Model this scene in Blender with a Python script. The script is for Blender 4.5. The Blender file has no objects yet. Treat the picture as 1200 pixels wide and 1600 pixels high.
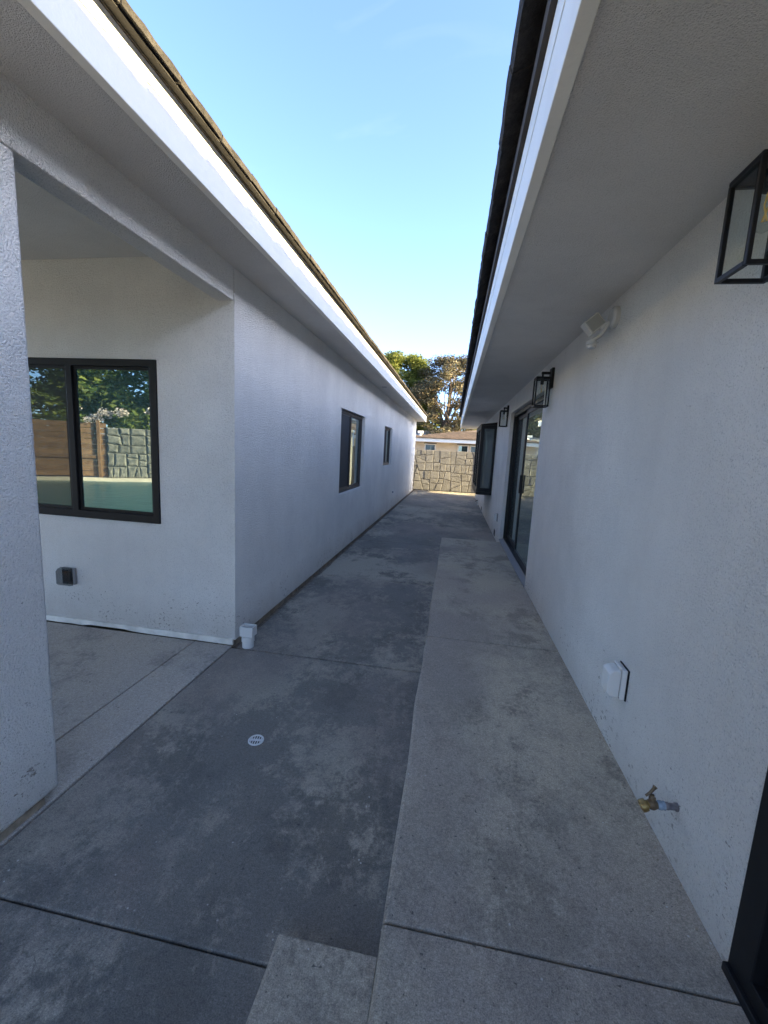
import bpy, bmesh, math, random
import numpy as np
from mathutils import Vector, Matrix, noise

S = bpy.context.scene
COL = S.collection
R = random.Random(7)

# ------------------------------------------------------------------ camera
cam_data = bpy.data.cameras.new("camera")
cam = bpy.data.objects.new("camera", cam_data)
COL.objects.link(cam)
cam_data.sensor_fit = 'HORIZONTAL'
cam_data.sensor_width = 36.0
cam_data.lens = 36.0 * 655.0 / 1200.0
cam_data.clip_start = 0.05
cam_data.clip_end = 2000
cr = Vector((0.98505, 0.16483, 0.05006))
cf = Vector((-0.15602, 0.97685, -0.14638))
cu = Vector((-0.07303, 0.13638, 0.98796))
M = Matrix(((cr.x, cu.x, -cf.x, 0), (cr.y, cu.y, -cf.y, 0), (cr.z, cu.z, -cf.z, 1.55), (0, 0, 0, 1)))
cam.matrix_world = M
S.camera = cam

# ------------------------------------------------------------------ sky and sun
SUN_EL = math.radians(20.0)
SUN_PHI = math.radians(7.0)          # swings from +x towards -y
sun_dir = Vector((math.cos(SUN_EL) * math.cos(SUN_PHI), -math.cos(SUN_EL) * math.sin(SUN_PHI), math.sin(SUN_EL)))

W = bpy.data.worlds.new("World")
S.world = W
W.use_nodes = True
wn, wl = W.node_tree.nodes, W.node_tree.links
wn.clear()
w_out = wn.new('ShaderNodeOutputWorld')
w_bg = wn.new('ShaderNodeBackground')
w_sky = wn.new('ShaderNodeTexSky')
w_sky.sky_type = 'NISHITA'
w_sky.sun_disc = False
w_sky.sun_elevation = SUN_EL
w_sky.sun_rotation = math.radians(90) + SUN_PHI
w_sky.altitude = 100
w_sky.air_density = 0.5
w_sky.dust_density = 1.0
w_sky.ozone_density = 2.3
w_bg.inputs['Strength'].default_value = 0.15
# thin high cirrus, everywhere in the sky
w_tc = wn.new('ShaderNodeTexCoord')
w_map = wn.new('ShaderNodeMapping')
w_map.inputs['Rotation'].default_value = (0.3, 0.5, 0.9)
w_map.inputs['Scale'].default_value = (3.0, 12.0, 9.0)
w_noise = wn.new('ShaderNodeTexNoise')
w_noise.inputs['Scale'].default_value = 1.3
w_noise.inputs['Detail'].default_value = 7
w_noise.inputs['Distortion'].default_value = 0.6
w_ramp = wn.new('ShaderNodeValToRGB')
w_ramp.color_ramp.elements[0].position = 0.63
w_ramp.color_ramp.elements[0].color = (0, 0, 0, 1)
w_ramp.color_ramp.elements[1].position = 0.86
w_ramp.color_ramp.elements[1].color = (0.05, 0.05, 0.05, 1)
w_mix = wn.new('ShaderNodeMix')
w_mix.data_type = 'RGBA'
wl.new(w_tc.outputs['Generated'], w_map.inputs['Vector'])
wl.new(w_map.outputs['Vector'], w_noise.inputs['Vector'])
wl.new(w_noise.outputs['Fac'], w_ramp.inputs['Fac'])
wl.new(w_ramp.outputs['Color'], w_mix.inputs[0])
wl.new(w_sky.outputs['Color'], w_mix.inputs[6])
w_mix.inputs[7].default_value = (2.0, 2.05, 2.1, 1)
wl.new(w_mix.outputs[2], w_bg.inputs['Color'])
wl.new(w_bg.outputs['Background'], w_out.inputs['Surface'])

sun_data = bpy.data.lights.new("sun", 'SUN')
sun_data.energy = 5.0
sun_data.angle = math.radians(0.5)
sun_data.color = (1.0, 0.80, 0.44)
sun = bpy.data.objects.new("sun", sun_data)
COL.objects.link(sun)
sun.rotation_euler = sun_dir.to_track_quat('Z', 'Y').to_euler()
sun.location = (20, -3, 12)

S.view_settings.view_transform = 'Standard'
S.view_settings.look = 'None'
S.view_settings.exposure = 2.82
S.view_settings.gamma = 1
S.view_settings.use_curve_mapping = False
S.render.engine = 'CYCLES'
S.cycles.use_denoising = True
S.cycles.max_bounces = 14
S.cycles.diffuse_bounces = 10
S.cycles.glossy_bounces = 5
S.cycles.transparent_max_bounces = 16
S.cycles.sample_clamp_indirect = 6.0

# ------------------------------------------------------------------ materials
class NT:
    def __init__(self, name):
        m = bpy.data.materials.new(name)
        m.use_nodes = True
        self.m = m
        self.t = m.node_tree
        self.b = [n for n in self.t.nodes if n.type == 'BSDF_PRINCIPLED'][0]
        self.out = [n for n in self.t.nodes if n.type == 'OUTPUT_MATERIAL'][0]

    def n(self, kind, **kw):
        x = self.t.nodes.new(kind)
        for k, v in kw.items():
            if k in x.inputs.keys():
                x.inputs[k].default_value = v
            else:
                setattr(x, k, v)
        return x

    def l(self, a, b):
        self.t.links.new(a, b)

    def pos(self, scale=(1, 1, 1), rot=(0, 0, 0)):
        g = self.n('ShaderNodeNewGeometry')
        mp = self.n('ShaderNodeMapping')
        mp.inputs['Scale'].default_value = scale
        mp.inputs['Rotation'].default_value = rot
        self.l(g.outputs['Position'], mp.inputs['Vector'])
        return mp.outputs['Vector']

    def noise(self, vec, scale, detail=4, rough=0.55, dist=0.0):
        x = self.n('ShaderNodeTexNoise')
        x.inputs['Scale'].default_value = scale
        x.inputs['Detail'].default_value = detail
        x.inputs['Roughness'].default_value = rough
        x.inputs['Distortion'].default_value = dist
        if vec is not None:
            self.l(vec, x.inputs['Vector'])
        return x.outputs['Fac']

    def ramp(self, fac, stops):
        x = self.n('ShaderNodeValToRGB')
        e = x.color_ramp.elements
        while len(e) < len(stops):
            e.new(0.5)
        for i, (p, c) in enumerate(stops):
            e[i].position = p
            e[i].color = (c, c, c, 1) if isinstance(c, (int, float)) else (c[0], c[1], c[2], 1)
        self.l(fac, x.inputs['Fac'])
        return x.outputs['Color']

    def mix(self, fac, a, b, mode='MIX'):
        x = self.n('ShaderNodeMix')
        x.data_type = 'RGBA'
        x.blend_type = mode
        if isinstance(fac, (int, float)):
            x.inputs[0].default_value = fac
        else:
            self.l(fac, x.inputs[0])
        for i, v in ((6, a), (7, b)):
            if isinstance(v, (tuple, list)):
                x.inputs[i].default_value = (v[0], v[1], v[2], 1)
            else:
                self.l(v, x.inputs[i])
        return x.outputs[2]

    def math(self, op, a, b=None):
        x = self.n('ShaderNodeMath')
        x.operation = op
        for i, v in ((0, a), (1, b)):
            if v is None:
                continue
            if isinstance(v, (int, float)):
                x.inputs[i].default_value = v
            else:
                self.l(v, x.inputs[i])
        return x.outputs[0]

    def bump(self, h, strength, dist, normal=None):
        x = self.n('ShaderNodeBump')
        x.inputs['Strength'].default_value = strength
        x.inputs['Distance'].default_value = dist
        self.l(h, x.inputs['Height'])
        if normal is not None:
            self.l(normal, x.inputs['Normal'])
        return x.outputs['Normal']

    def set(self, color=None, rough=None, metal=None, normal=None, spec=None):
        b = self.b
        if color is not None:
            if isinstance(color, (tuple, list)):
                b.inputs['Base Color'].default_value = (color[0], color[1], color[2], 1)
            else:
                self.l(color, b.inputs['Base Color'])
        if rough is not None:
            if isinstance(rough, (int, float)):
                b.inputs['Roughness'].default_value = rough
            else:
                self.l(rough, b.inputs['Roughness'])
        if metal is not None:
            b.inputs['Metallic'].default_value = metal
        if normal is not None:
            self.l(normal, b.inputs['Normal'])
        if spec is not None:
            b.inputs['Specular IOR Level'].default_value = spec
        return self.m


def simple(name, color, rough=0.6, metal=0.0, var=0.0, vscale=20, bump=0.0, bscale=80, spec=0.5):
    t = NT(name)
    c = color
    if var > 0:
        f = t.noise(t.pos(), vscale, 5)
        lo = tuple(x * (1 - var) for x in color)
        hi = tuple(min(1, x * (1 + var)) for x in color)
        c = t.ramp(f, [(0.3, lo), (0.7, hi)])
    nrm = None
    if bump > 0:
        nrm = t.bump(t.noise(t.pos(), bscale, 4), bump, 0.01)
    return t.set(c, rough, metal, nrm, spec)


def make_stucco(name, base, grime=True, bump=1.0, fs=1.0):
    t = NT(name)
    p = t.pos()
    # sand-float finish: clumped grains
    v = t.n('ShaderNodeTexVoronoi')
    v.inputs['Scale'].default_value = 125 * fs
    t.l(p, v.inputs['Vector'])
    g1 = t.noise(p, 80 * fs, 6, 0.66)
    g2 = t.noise(p, 190 * fs, 3, 0.6)
    h = t.math('ADD', t.math('MULTIPLY', g1, 1.0), t.math('ADD', t.math('MULTIPLY', g2, 1.1), t.math('MULTIPLY', v.outputs['Distance'], -0.5)))
    h = t.math('ADD', h, t.math('MULTIPLY', t.noise(p, 9, 4, 0.6), 0.9))
    nrm = t.bump(h, bump, 0.014)
    mott = t.noise(p, 1.7, 6, 0.6)
    lo = tuple(x * 0.88 for x in base)
    c = t.ramp(mott, [(0.28, lo), (0.68, base)])
    big = t.noise(t.pos((1, 1, 0.6)), 0.9, 5, 0.6)
    c = t.mix(1.0, c, t.ramp(big, [(0.3, 0.93), (0.7, 1.03)]), 'MULTIPLY')
    strk = t.noise(t.pos((7, 7, 0.35)), 1.0, 5, 0.6)
    c = t.mix(1.0, c, t.ramp(strk, [(0.30, 0.975), (0.55, 1.0)]), 'MULTIPLY')
    # darker pits between grains
    pit = t.ramp(g2, [(0.30, 0.66), (0.45, 1.0)])
    c = t.mix(1.0, c, pit, 'MULTIPLY')
    if grime:
        sep = t.n('ShaderNodeSeparateXYZ')
        t.l(p, sep.inputs[0])
        z = sep.outputs[2]
        # sparse chips and splashes, mostly low on the wall
        fl = t.noise(t.pos((1, 0.6, 1)), 48, 4, 0.7)
        low = t.ramp(z, [(0.0, 1.0), (0.24, 0.75), (0.62, 0.0)])
        thr = t.math('ADD', fl, t.math('MULTIPLY', low, 0.115))
        m = t.ramp(thr, [(0.675, 0.0), (0.71, 1.0)])
        m2 = t.ramp(t.noise(p, 3.1, 5, 0.7), [(0.45, 0.0), (0.6, 0.9)])
        c = t.mix(t.math('MULTIPLY', m, m2), c, (0.20, 0.165, 0.13))
        # dusty splash-back band along the foot of the wall
        dust = t.math('MULTIPLY', t.ramp(z, [(0.05, 0.9), (0.34, 0.0)]), t.noise(p, 4.0, 6, 0.65))
        c = t.mix(t.math('MULTIPLY', dust, 0.75), c, (0.43, 0.37, 0.30))
    return t.set(c, 0.93, 0, nrm, 0.25)


def make_concrete(name, light, dark, tint, stain=0.5, seed=0.0, scale=1.0, rough=0.8):
    t = NT(name)
    p0 = t.pos((scale, scale * 0.8, scale))
    off = t.n('ShaderNodeVectorMath')
    off.operation = 'ADD'
    off.inputs[1].default_value = (seed * 3.7, seed * 5.3, seed)
    t.l(p0, off.inputs[0])
    p = off.outputs[0]
    n12 = t.noise(p, 13, 6, 0.65)
    n45 = t.noise(p, 55, 4, 0.65)
    brk = t.math('ADD', t.math('MULTIPLY', t.math('SUBTRACT', n12, 0.5), 0.26), t.math('MULTIPLY', t.math('SUBTRACT', n45, 0.5), 0.22))
    big = t.noise(p, 0.85, 6, 0.60, 0.15)
    m1 = t.ramp(t.math('ADD', big, brk), [(stain - 0.07, 1.0), (stain + 0.06, 0.0)])
    c = t.mix(m1, light, dark)
    mid = t.noise(p, 2.1, 7, 0.62, 0.1)
    midb = t.math('ADD', mid, brk)
    c = t.mix(t.ramp(midb, [(0.38, 0.8), (0.47, 0.0)]), c, tuple(x * 0.74 for x in dark))
    c = t.mix(t.ramp(midb, [(0.55, 0.0), (0.66, 0.5)]), c, light)
    tn = t.noise(p, 0.7, 5, 0.55, 0.2)
    c = t.mix(t.ramp(t.math('ADD', tn, t.math('MULTIPLY', brk, 0.5)), [(0.48, 0.0), (0.60, 0.65)]), c, tint)
    pf = t.pos()
    fine = t.noise(pf, 85, 5, 0.72)
    c = t.mix(1.0, c, t.ramp(fine, [(0.27, 0.70), (0.5, 1.0), (0.75, 1.28)]), 'MULTIPLY')
    grit = t.noise(pf, 260, 3, 0.65)
    c = t.mix(1.0, c, t.ramp(grit, [(0.3, 0.62), (0.5, 1.0), (0.72, 1.45)]), 'MULTIPLY')
    # pin holes and dark specks
    pit = t.noise(pf, 60, 2, 0.5)
    c = t.mix(t.ramp(pit, [(0.26, 0.75), (0.31, 0.0)]), c, (0.05, 0.048, 0.045))
    # pale flecks of sand and old stucco droppings
    fl = t.n('ShaderNodeTexVoronoi')
    fl.inputs['Scale'].default_value = 30
    t.l(pf, fl.inputs['Vector'])
    flm = t.math('MULTIPLY', t.ramp(fl.outputs['Distance'], [(0.07, 1.0), (0.13, 0.0)]), t.ramp(t.noise(pf, 6, 3), [(0.58, 0.0), (0.64, 0.8)]))
    c = t.mix(flm, c, (0.55, 0.53, 0.48))
    # hairline scratches and scuffs
    sc = t.n('ShaderNodeTexNoise')
    sc.inputs['Scale'].default_value = 2.4
    sc.inputs['Detail'].default_value = 4
    t.l(t.pos((1.2, 1, 1), (0, 0, 0.5)), sc.inputs['Vector'])
    ln = t.math('ABSOLUTE', t.math('SUBTRACT', sc.outputs['Fac'], 0.5))
    lnm = t.math('MULTIPLY', t.ramp(ln, [(0.0, 1.0), (0.004, 0.0)]), t.ramp(t.noise(pf, 1.9, 3), [(0.56, 0.0), (0.66, 0.55)]))
    c = t.mix(lnm, c, tuple(x * 0.5 for x in dark))
    h = t.math('ADD', t.math('MULTIPLY', fine, 0.6), t.math('ADD', t.math('MULTIPLY', grit, 0.35), t.math('MULTIPLY', mid, 0.5)))
    nrm = t.bump(h, 0.7, 0.006)
    rr = t.ramp(big, [(0.35, rough - 0.13), (0.65, rough + 0.06)])
    return t.set(c, rr, 0, nrm, 0.4)


def make_leaf(name, cols, trans=0.25, rough=0.6):
    t = NT(name)
    g = t.n('ShaderNodeNewGeometry')
    n = len(cols)
    c = t.ramp(g.outputs['Random Per Island'], [(i / max(1, n - 1), cols[i]) for i in range(n)])
    t.set(c, rough, 0, None, 0.3)
    tr = t.n('ShaderNodeBsdfTranslucent')
    t.l(c, tr.inputs['Color'])
    mx = t.n('ShaderNodeMixShader')
    mx.inputs[0].default_value = trans
    t.l(t.b.outputs[0], mx.inputs[1])
    t.l(tr.outputs[0], mx.inputs[2])
    t.l(mx.outputs[0], t.out.inputs['Surface'])
    return t.m


def make_pane(name, body, refl):
    # sealed double pane in front of a dark room: mirror reflection over a dark body
    t = NT(name)
    p = t.pos()
    wav = t.noise(p, 1.3, 2)
    nrm = t.bump(wav, 0.03, 0.02)
    t.set(body, 0.35, 0, None, 0.2)
    gl = t.n('ShaderNodeBsdfGlossy')
    gl.inputs['Roughness'].default_value = 0.004
    gl.inputs['Color'].default_value = (0.82, 0.98, 0.97, 1)
    t.l(nrm, gl.inputs['Normal'])
    fr = t.n('ShaderNodeFresnel')
    fr.inputs['IOR'].default_value = 1.5
    f2 = t.math('ADD', t.math('MULTIPLY', fr.outputs[0], 1.0 - refl), refl)
    mx = t.n('ShaderNodeMixShader')
    t.l(f2, mx.inputs[0])
    t.l(t.b.outputs[0], mx.inputs[1])
    t.l(gl.outputs[0], mx.inputs[2])
    t.l(mx.outputs[0], t.out.inputs['Surface'])
    return t.m


def make_clear(name, tint=(0.95, 0.97, 0.97), refl=0.06):
    t = NT(name)
    tr = t.n('ShaderNodeBsdfTransparent')
    tr.inputs['Color'].default_value = (*tint, 1)
    gl = t.n('ShaderNodeBsdfGlossy')
    gl.inputs['Roughness'].default_value = 0.01
    lw = t.n('ShaderNodeLayerWeight')
    lw.inputs['Blend'].default_value = 0.5
    f2 = t.math('ADD', t.math('MULTIPLY', t.math('POWER', lw.outputs['Facing'], 5.0), 0.7), refl * 0.5)
    mx = t.n('ShaderNodeMixShader')
    t.l(f2, mx.inputs[0])
    t.l(tr.outputs[0], mx.inputs[1])
    t.l(gl.outputs[0], mx.inputs[2])
    t.l(mx.outputs[0], t.out.inputs['Surface'])
    return t.m


def make_rough(name, cols, scale, bump, bscale, rough=0.9):
    t = NT(name)
    p = t.pos()
    f = t.noise(p, scale, 8, 0.65)
    c = t.ramp(f, [(0.28 + 0.44 * i / (len(cols) - 1), cols[i]) for i in range(len(cols))])
    f2 = t.noise(p, bscale, 5, 0.65)
    c = t.mix(1.0, c, t.ramp(f2, [(0.3, 0.72), (0.6, 1.12)]), 'MULTIPLY')
    oi = t.n('ShaderNodeObjectInfo')
    c = t.mix(1.0, c, t.ramp(oi.outputs['Random'], [(0.0, 0.84), (1.0, 1.12)]), 'MULTIPLY')
    nrm = t.bump(f2, bump, 0.01)
    return t.set(c, rough, 0, nrm, 0.25)


MAT = {}
MAT['stucco'] = make_stucco('white_stucco', (0.94, 0.92, 0.87))
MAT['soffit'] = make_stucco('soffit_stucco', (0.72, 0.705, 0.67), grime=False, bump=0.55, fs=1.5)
MAT['cream'] = make_stucco('cream_stucco', (0.74, 0.62, 0.44), grime=False, bump=0.5)
MAT['white_paint'] = simple('white_paint', (0.79, 0.765, 0.68), 0.55, var=0.03, vscale=6, bump=0.15, bscale=60)
MAT['white_plastic'] = simple('white_plastic', (0.60, 0.60, 0.58), 0.45)
MAT['dull_plastic'] = simple('dull_white_plastic', (0.40, 0.40, 0.39), 0.5)
MAT['led_dull'] = simple('led_lens_dull', (0.26, 0.27, 0.26), 0.25)
MAT['plinth'] = simple('plinth_paint', (0.66, 0.64, 0.58), 0.9, var=0.18, vscale=9, bump=0.6, bscale=50)
MAT['footing'] = simple('footing_concrete', (0.30, 0.25, 0.19), 0.95, var=0.4, vscale=14, bump=0.8, bscale=60)
MAT['dirt'] = simple('dirt', (0.17, 0.135, 0.10), 0.98, var=0.45, vscale=22, bump=0.9, bscale=90)
MAT['joint_dirt'] = simple('joint_dirt', (0.06, 0.052, 0.043), 0.98, var=0.4, vscale=25)
MAT['starter'] = simple('starter_wood', (0.12, 0.10, 0.075), 0.85, var=0.2, vscale=10, bump=0.3, bscale=40)
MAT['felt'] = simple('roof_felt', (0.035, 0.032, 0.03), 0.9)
MAT['rake'] = simple('rafter_brown', (0.06, 0.05, 0.042), 0.85, var=0.25, vscale=8)
MAT['tile'] = make_rough('concrete_tile', [(0.022, 0.020, 0.017), (0.048, 0.043, 0.036), (0.080, 0.072, 0.060)], 14, 0.9, 90)
MAT['tile_grey'] = make_rough('weathered_tile', [(0.025, 0.023, 0.022), (0.05, 0.045, 0.042), (0.085, 0.076, 0.07)], 12, 0.9, 80)
MAT['black'] = simple('black_metal', (0.008, 0.008, 0.009), 0.45, var=0.2, vscale=30, spec=0.25)
MAT['bronze'] = simple('bronze_frame', (0.032, 0.027, 0.025), 0.45)
MAT['pane'] = make_pane('window_glass', (0.010, 0.026, 0.030), 0.13)
MAT['pane_patio'] = make_pane('patio_window_glass', (0.020, 0.060, 0.068), 0.26)
MAT['pane_screen'] = make_pane('screened_glass', (0.012, 0.020, 0.024), 0.06)
MAT['pane_bay'] = make_pane('bay_glass', (0.075, 0.085, 0.085), 0.05)
MAT['screen'] = simple('insect_screen', (0.018, 0.020, 0.024), 0.7)
MAT['alu'] = simple('grey_aluminium', (0.30, 0.30, 0.31), 0.45, 0.6)
MAT['clear'] = make_clear('clear_glass')
MAT['smoke'] = make_clear('smoked_cover', (0.55, 0.57, 0.58), 0.10)
MAT['grey_plastic'] = simple('grey_plastic', (0.21, 0.215, 0.22), 0.5)
MAT['led'] = simple('led_lens', (0.45, 0.46, 0.45), 0.25)
MAT['brass'] = simple('brass', (0.30, 0.20, 0.075), 0.38, 0.9, var=0.3, vscale=60)
MAT['old_brass'] = simple('tarnished_brass', (0.14, 0.10, 0.06), 0.5, 0.6, var=0.4, vscale=60)
MAT['galv'] = simple('galvanised_pipe', (0.22, 0.20, 0.20), 0.55, 0.5, var=0.5, vscale=50)
MAT['tape'] = simple('blue_sealant', (0.22, 0.28, 0.34), 0.7, var=0.3, vscale=60)
MAT['amber'] = simple('amber_filament', (0.75, 0.48, 0.12), 0.4)
MAT['conc_low'] = make_concrete('stained_concrete', (0.345, 0.31, 0.245), (0.160, 0.150, 0.130), (0.22, 0.188, 0.163), 0.52, 1.3)
MAT['conc_walk'] = make_concrete('walkway_concrete', (0.42, 0.37, 0.285), (0.26, 0.232, 0.188), (0.315, 0.272, 0.232), 0.46, 4.1)
MAT['conc_patio'] = make_concrete('patio_concrete', (0.40, 0.36, 0.305), (0.31, 0.283, 0.25), (0.36, 0.318, 0.275), 0.42, 8.6, 0.7)
MAT['conc_bounce'] = make_concrete('pale_bounce_concrete', (0.45, 0.42, 0.37), (0.36, 0.33, 0.29), (0.41, 0.38, 0.33), 0.42, 5.6, 0.7)  # pale mix for the added slab that bounces sunlight into the passage
MAT['stone_far'] = make_rough('flagstone', [(0.175, 0.17, 0.165), (0.225, 0.22, 0.21), (0.265, 0.26, 0.245)], 5, 0.6, 60)
MAT['mortar'] = simple('dark_joint', (0.17, 0.15, 0.125), 0.95, var=0.3, vscale=20)
MAT['rock'] = make_rough('grey_rock', [(0.07, 0.075, 0.075), (0.16, 0.16, 0.15), (0.30, 0.29, 0.26)], 7, 0.9, 30)
MAT['fence'] = make_rough('fence_wood', [(0.12, 0.07, 0.045), (0.18, 0.108, 0.066), (0.24, 0.15, 0.09)], 6, 0.4, 50)
MAT['shingle'] = make_rough('brown_shingle', [(0.05, 0.037, 0.028), (0.10, 0.072, 0.052), (0.16, 0.115, 0.08)], 9, 0.5, 40)
MAT['shingle_grey'] = make_rough('grey_shingle', [(0.18, 0.18, 0.185), (0.26, 0.26, 0.265), (0.33, 0.33, 0.33)], 6, 0.5, 40)
MAT['leaf_green'] = make_leaf('leaf_green', [(0.055, 0.085, 0.018), (0.11, 0.14, 0.028), (0.17, 0.19, 0.04), (0.24, 0.24, 0.055)], 0.45)
MAT['leaf_brown'] = make_leaf('leaf_olive_brown', [(0.045, 0.047, 0.025), (0.085, 0.080, 0.042), (0.13, 0.112, 0.062), (0.19, 0.13, 0.07)], 0.2)
MAT['leaf_hedge'] = make_leaf('leaf_hedge', [(0.06, 0.10, 0.03), (0.12, 0.18, 0.045), (0.19, 0.24, 0.065), (0.27, 0.30, 0.10)], 0.5)
MAT['petal'] = make_leaf('petal_white', [(0.4, 0.35, 0.36), (0.55, 0.50, 0.50)], 0.2)
MAT['bark'] = make_rough('bark', [(0.06, 0.045, 0.035), (0.13, 0.10, 0.08), (0.2, 0.16, 0.13)], 8, 0.8, 30)
MAT['ground'] = make_rough('bare_ground', [(0.10, 0.08, 0.055), (0.16, 0.13, 0.09), (0.20, 0.17, 0.12)], 0.8, 0.5, 20)
MAT['cap'] = simple('pool_coping', (0.55, 0.50, 0.42), 0.8, var=0.1, vscale=5)


def make_water():
    t = NT('pool_water')
    nrm = t.bump(t.noise(t.pos(), 2.5, 4), 0.5, 0.08)
    return t.set((0.018, 0.085, 0.10), 0.30, 0, nrm, 0.35)


MAT['water'] = make_water()

# ------------------------------------------------------------------ mesh helpers
class MB:
    """collects geometry for ONE mesh object"""
    def __init__(self):
        self.v, self.f = [], []

    def quad(self, a, b, c, d):
        i = len(self.v)
        self.v += [a, b, c, d]
        self.f.append((i, i + 1, i + 2, i + 3))
        return self

    def box(self, lo, hi, rot=None, at=None):
        (x0, y0, z0), (x1, y1, z1) = lo, hi
        p = [(x0, y0, z0), (x1, y0, z0), (x1, y1, z0), (x0, y1, z0), (x0, y0, z1), (x1, y0, z1), (x1, y1, z1), (x0, y1, z1)]
        if rot is not None:
            at = Vector(at or (0, 0, 0))
            p = [tuple(rot @ (Vector(q) - at) + at) for q in p]
        i = len(self.v)
        self.v += p
        for f in ((0, 3, 2, 1), (4, 5, 6, 7), (0, 1, 5, 4), (1, 2, 6, 5), (2, 3, 7, 6), (3, 0, 4, 7)):
            self.f.append(tuple(i + k for k in f))
        return self

    def prism(self, poly, ext):
        """poly: 3d points (planar loop), ext: extrusion vector"""
        n = len(poly)
        i = len(self.v)
        e = Vector(ext)
        self.v += [tuple(p) for p in poly] + [tuple(Vector(p) + e) for p in poly]
        self.f.append(tuple(i + k for k in range(n))[::-1])
        self.f.append(tuple(i + n + k for k in range(n)))
        for k in range(n):
            self.f.append((i + k, i + (k + 1) % n, i + n + (k + 1) % n, i + n + k))
        return self

    def lathe(self, origin, axis, prof, seg=20, cap=True):
        """prof: (distance along axis, radius)"""
        o = Vector(origin)
        a = Vector(axis).normalized()
        u = a.orthogonal().normalized()
        w = a.cross(u)
        i = len(self.v)
        for (d, r) in prof:
            for k in range(seg):
                t = 2 * math.pi * k / seg
                self.v.append(tuple(o + a * d + (u * math.cos(t) + w * math.sin(t)) * r))
        for j in range(len(prof) - 1):
            for k in range(seg):
                k2 = (k + 1) % seg
                self.f.append((i + j * seg + k, i + j * seg + k2, i + (j + 1) * seg + k2, i + (j + 1) * seg + k))
        if cap:
            self.f.append(tuple(i + k for k in range(seg))[::-1])
            self.f.append(tuple(i + (len(prof) - 1) * seg + k for k in range(seg)))
        return self

    def tube(self, pts, radii, seg=8):
        pts = [Vector(p) for p in pts]
        i = len(self.v)
        n = len(pts)
        u = None
        for j, p in enumerate(pts):
            d = (pts[min(j + 1, n - 1)] - pts[max(j - 1, 0)]).normalized()
            if u is None:
                u = d.orthogonal().normalized()
            u = (u - d * u.dot(d)).normalized()
            w = d.cross(u)
            for k in range(seg):
                t = 2 * math.pi * k / seg
                self.v.append(tuple(p + (u * math.cos(t) + w * math.sin(t)) * radii[j]))
        for j in range(n - 1):
            for k in range(seg):
                k2 = (k + 1) % seg
                self.f.append((i + j * seg + k, i + j * seg + k2, i + (j + 1) * seg + k2, i + (j + 1) * seg + k))
        self.f.append(tuple(i + k for k in range(seg))[::-1])
        self.f.append(tuple(i + (n - 1) * seg + k for k in range(seg)))
        return self

    def panel(self, plane, d0, d1, u, z, holes=()):
        """slab with rectangular holes: plane 'x' (spans y,z between x=d0,d1), 'y' (spans x,z) or 'z' (spans x,y).
        holes are (u0,u1,z0,z1). One welded closed mesh."""
        us = sorted({u[0], u[1], *[q for h in holes for q in h[:2] if u[0] < q < u[1]]})
        zs = sorted({z[0], z[1], *[q for h in holes for q in h[2:] if z[0] < q < z[1]]})

        def P(a, b, d):
            return (d, a, b) if plane == 'x' else ((a, d, b) if plane == 'y' else (a, b, d))

        def solid(i, j):
            if i < 0 or j < 0 or i >= len(us) - 1 or j >= len(zs) - 1:
                return False
            a, b = (us[i] + us[i + 1]) / 2, (zs[j] + zs[j + 1]) / 2
            return not any(h[0] < a < h[1] and h[2] < b < h[3] for h in holes)
        idx = {}

        def V(i, j, d):
            k = (i, j, d)
            if k not in idx:
                idx[k] = len(self.v)
                self.v.append(P(us[i], zs[j], d))
            return idx[k]
        for i in range(len(us) - 1):
            for j in range(len(zs) - 1):
                if not solid(i, j):
                    continue
                for d in (d0, d1):
                    self.f.append((V(i, j, d), V(i + 1, j, d), V(i + 1, j + 1, d), V(i, j + 1, d)))
                for (ni, nj, a, b) in ((i - 1, j, (i, j), (i, j + 1)), (i + 1, j, (i + 1, j), (i + 1, j + 1)), (i, j - 1, (i, j), (i + 1, j)), (i, j + 1, (i, j + 1), (i + 1, j + 1))):
                    if not solid(ni, nj):
                        self.f.append((V(*a, d0), V(*b, d0), V(*b, d1), V(*a, d1)))
        return self

    def mesh(self, name, off=(0, 0, 0), bevel=0.0, seg=2, smooth=False):
        me = bpy.data.meshes.new(name)
        o = Vector(off)
        me.from_pydata([tuple(Vector(p) - o) for p in self.v], [], self.f)
        bm = bmesh.new()
        bm.from_mesh(me)
        bmesh.ops.recalc_face_normals(bm, faces=bm.faces)
        if bevel > 0:
            ed = [e for e in bm.edges if len(e.link_faces) == 2 and e.calc_face_angle(0) > 0.5]
            bmesh.ops.bevel(bm, geom=ed, offset=bevel, segments=seg, affect='EDGES', profile=0.5, clamp_overlap=True)
        bm.to_mesh(me)
        bm.free()
        if smooth:
            me.polygons.foreach_set('use_smooth', [True] * len(me.polygons))
            try:
                me.set_sharp_from_angle(angle=math.radians(38))
            except Exception:
                pass
        me.update()
        return me


def link(name, me, mat, parent=None, loc=(0, 0, 0)):
    ob = bpy.data.objects.new(name, me)
    COL.objects.link(ob)
    ob.location = loc
    if parent is not None:
        ob.parent = parent
    if mat is not None and not me.materials:
        me.materials.append(MAT[mat])
    return ob


def obj(name, mb, mat, parent=None, bevel=0.0, seg=2, smooth=False, kind=None):
    root = parent
    off = Vector((0, 0, 0))
    while root is not None:
        off += root.location
        root = root.parent
    ob = link(name, mb.mesh(name, off, bevel, seg, smooth), mat, parent)
    if kind:
        ob['kind'] = kind
    return ob


def thing(name, loc, label, cat, group=None):
    ob = bpy.data.objects.new(name, None)
    COL.objects.link(ob)
    ob.location = loc
    ob.empty_display_size = 0.1
    ob['label'] = label
    ob['category'] = cat
    if group:
        ob['group'] = group
    return ob


def structure(name, mb, mat, **kw):
    return obj(name, mb, mat, kind='structure', **kw)


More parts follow.
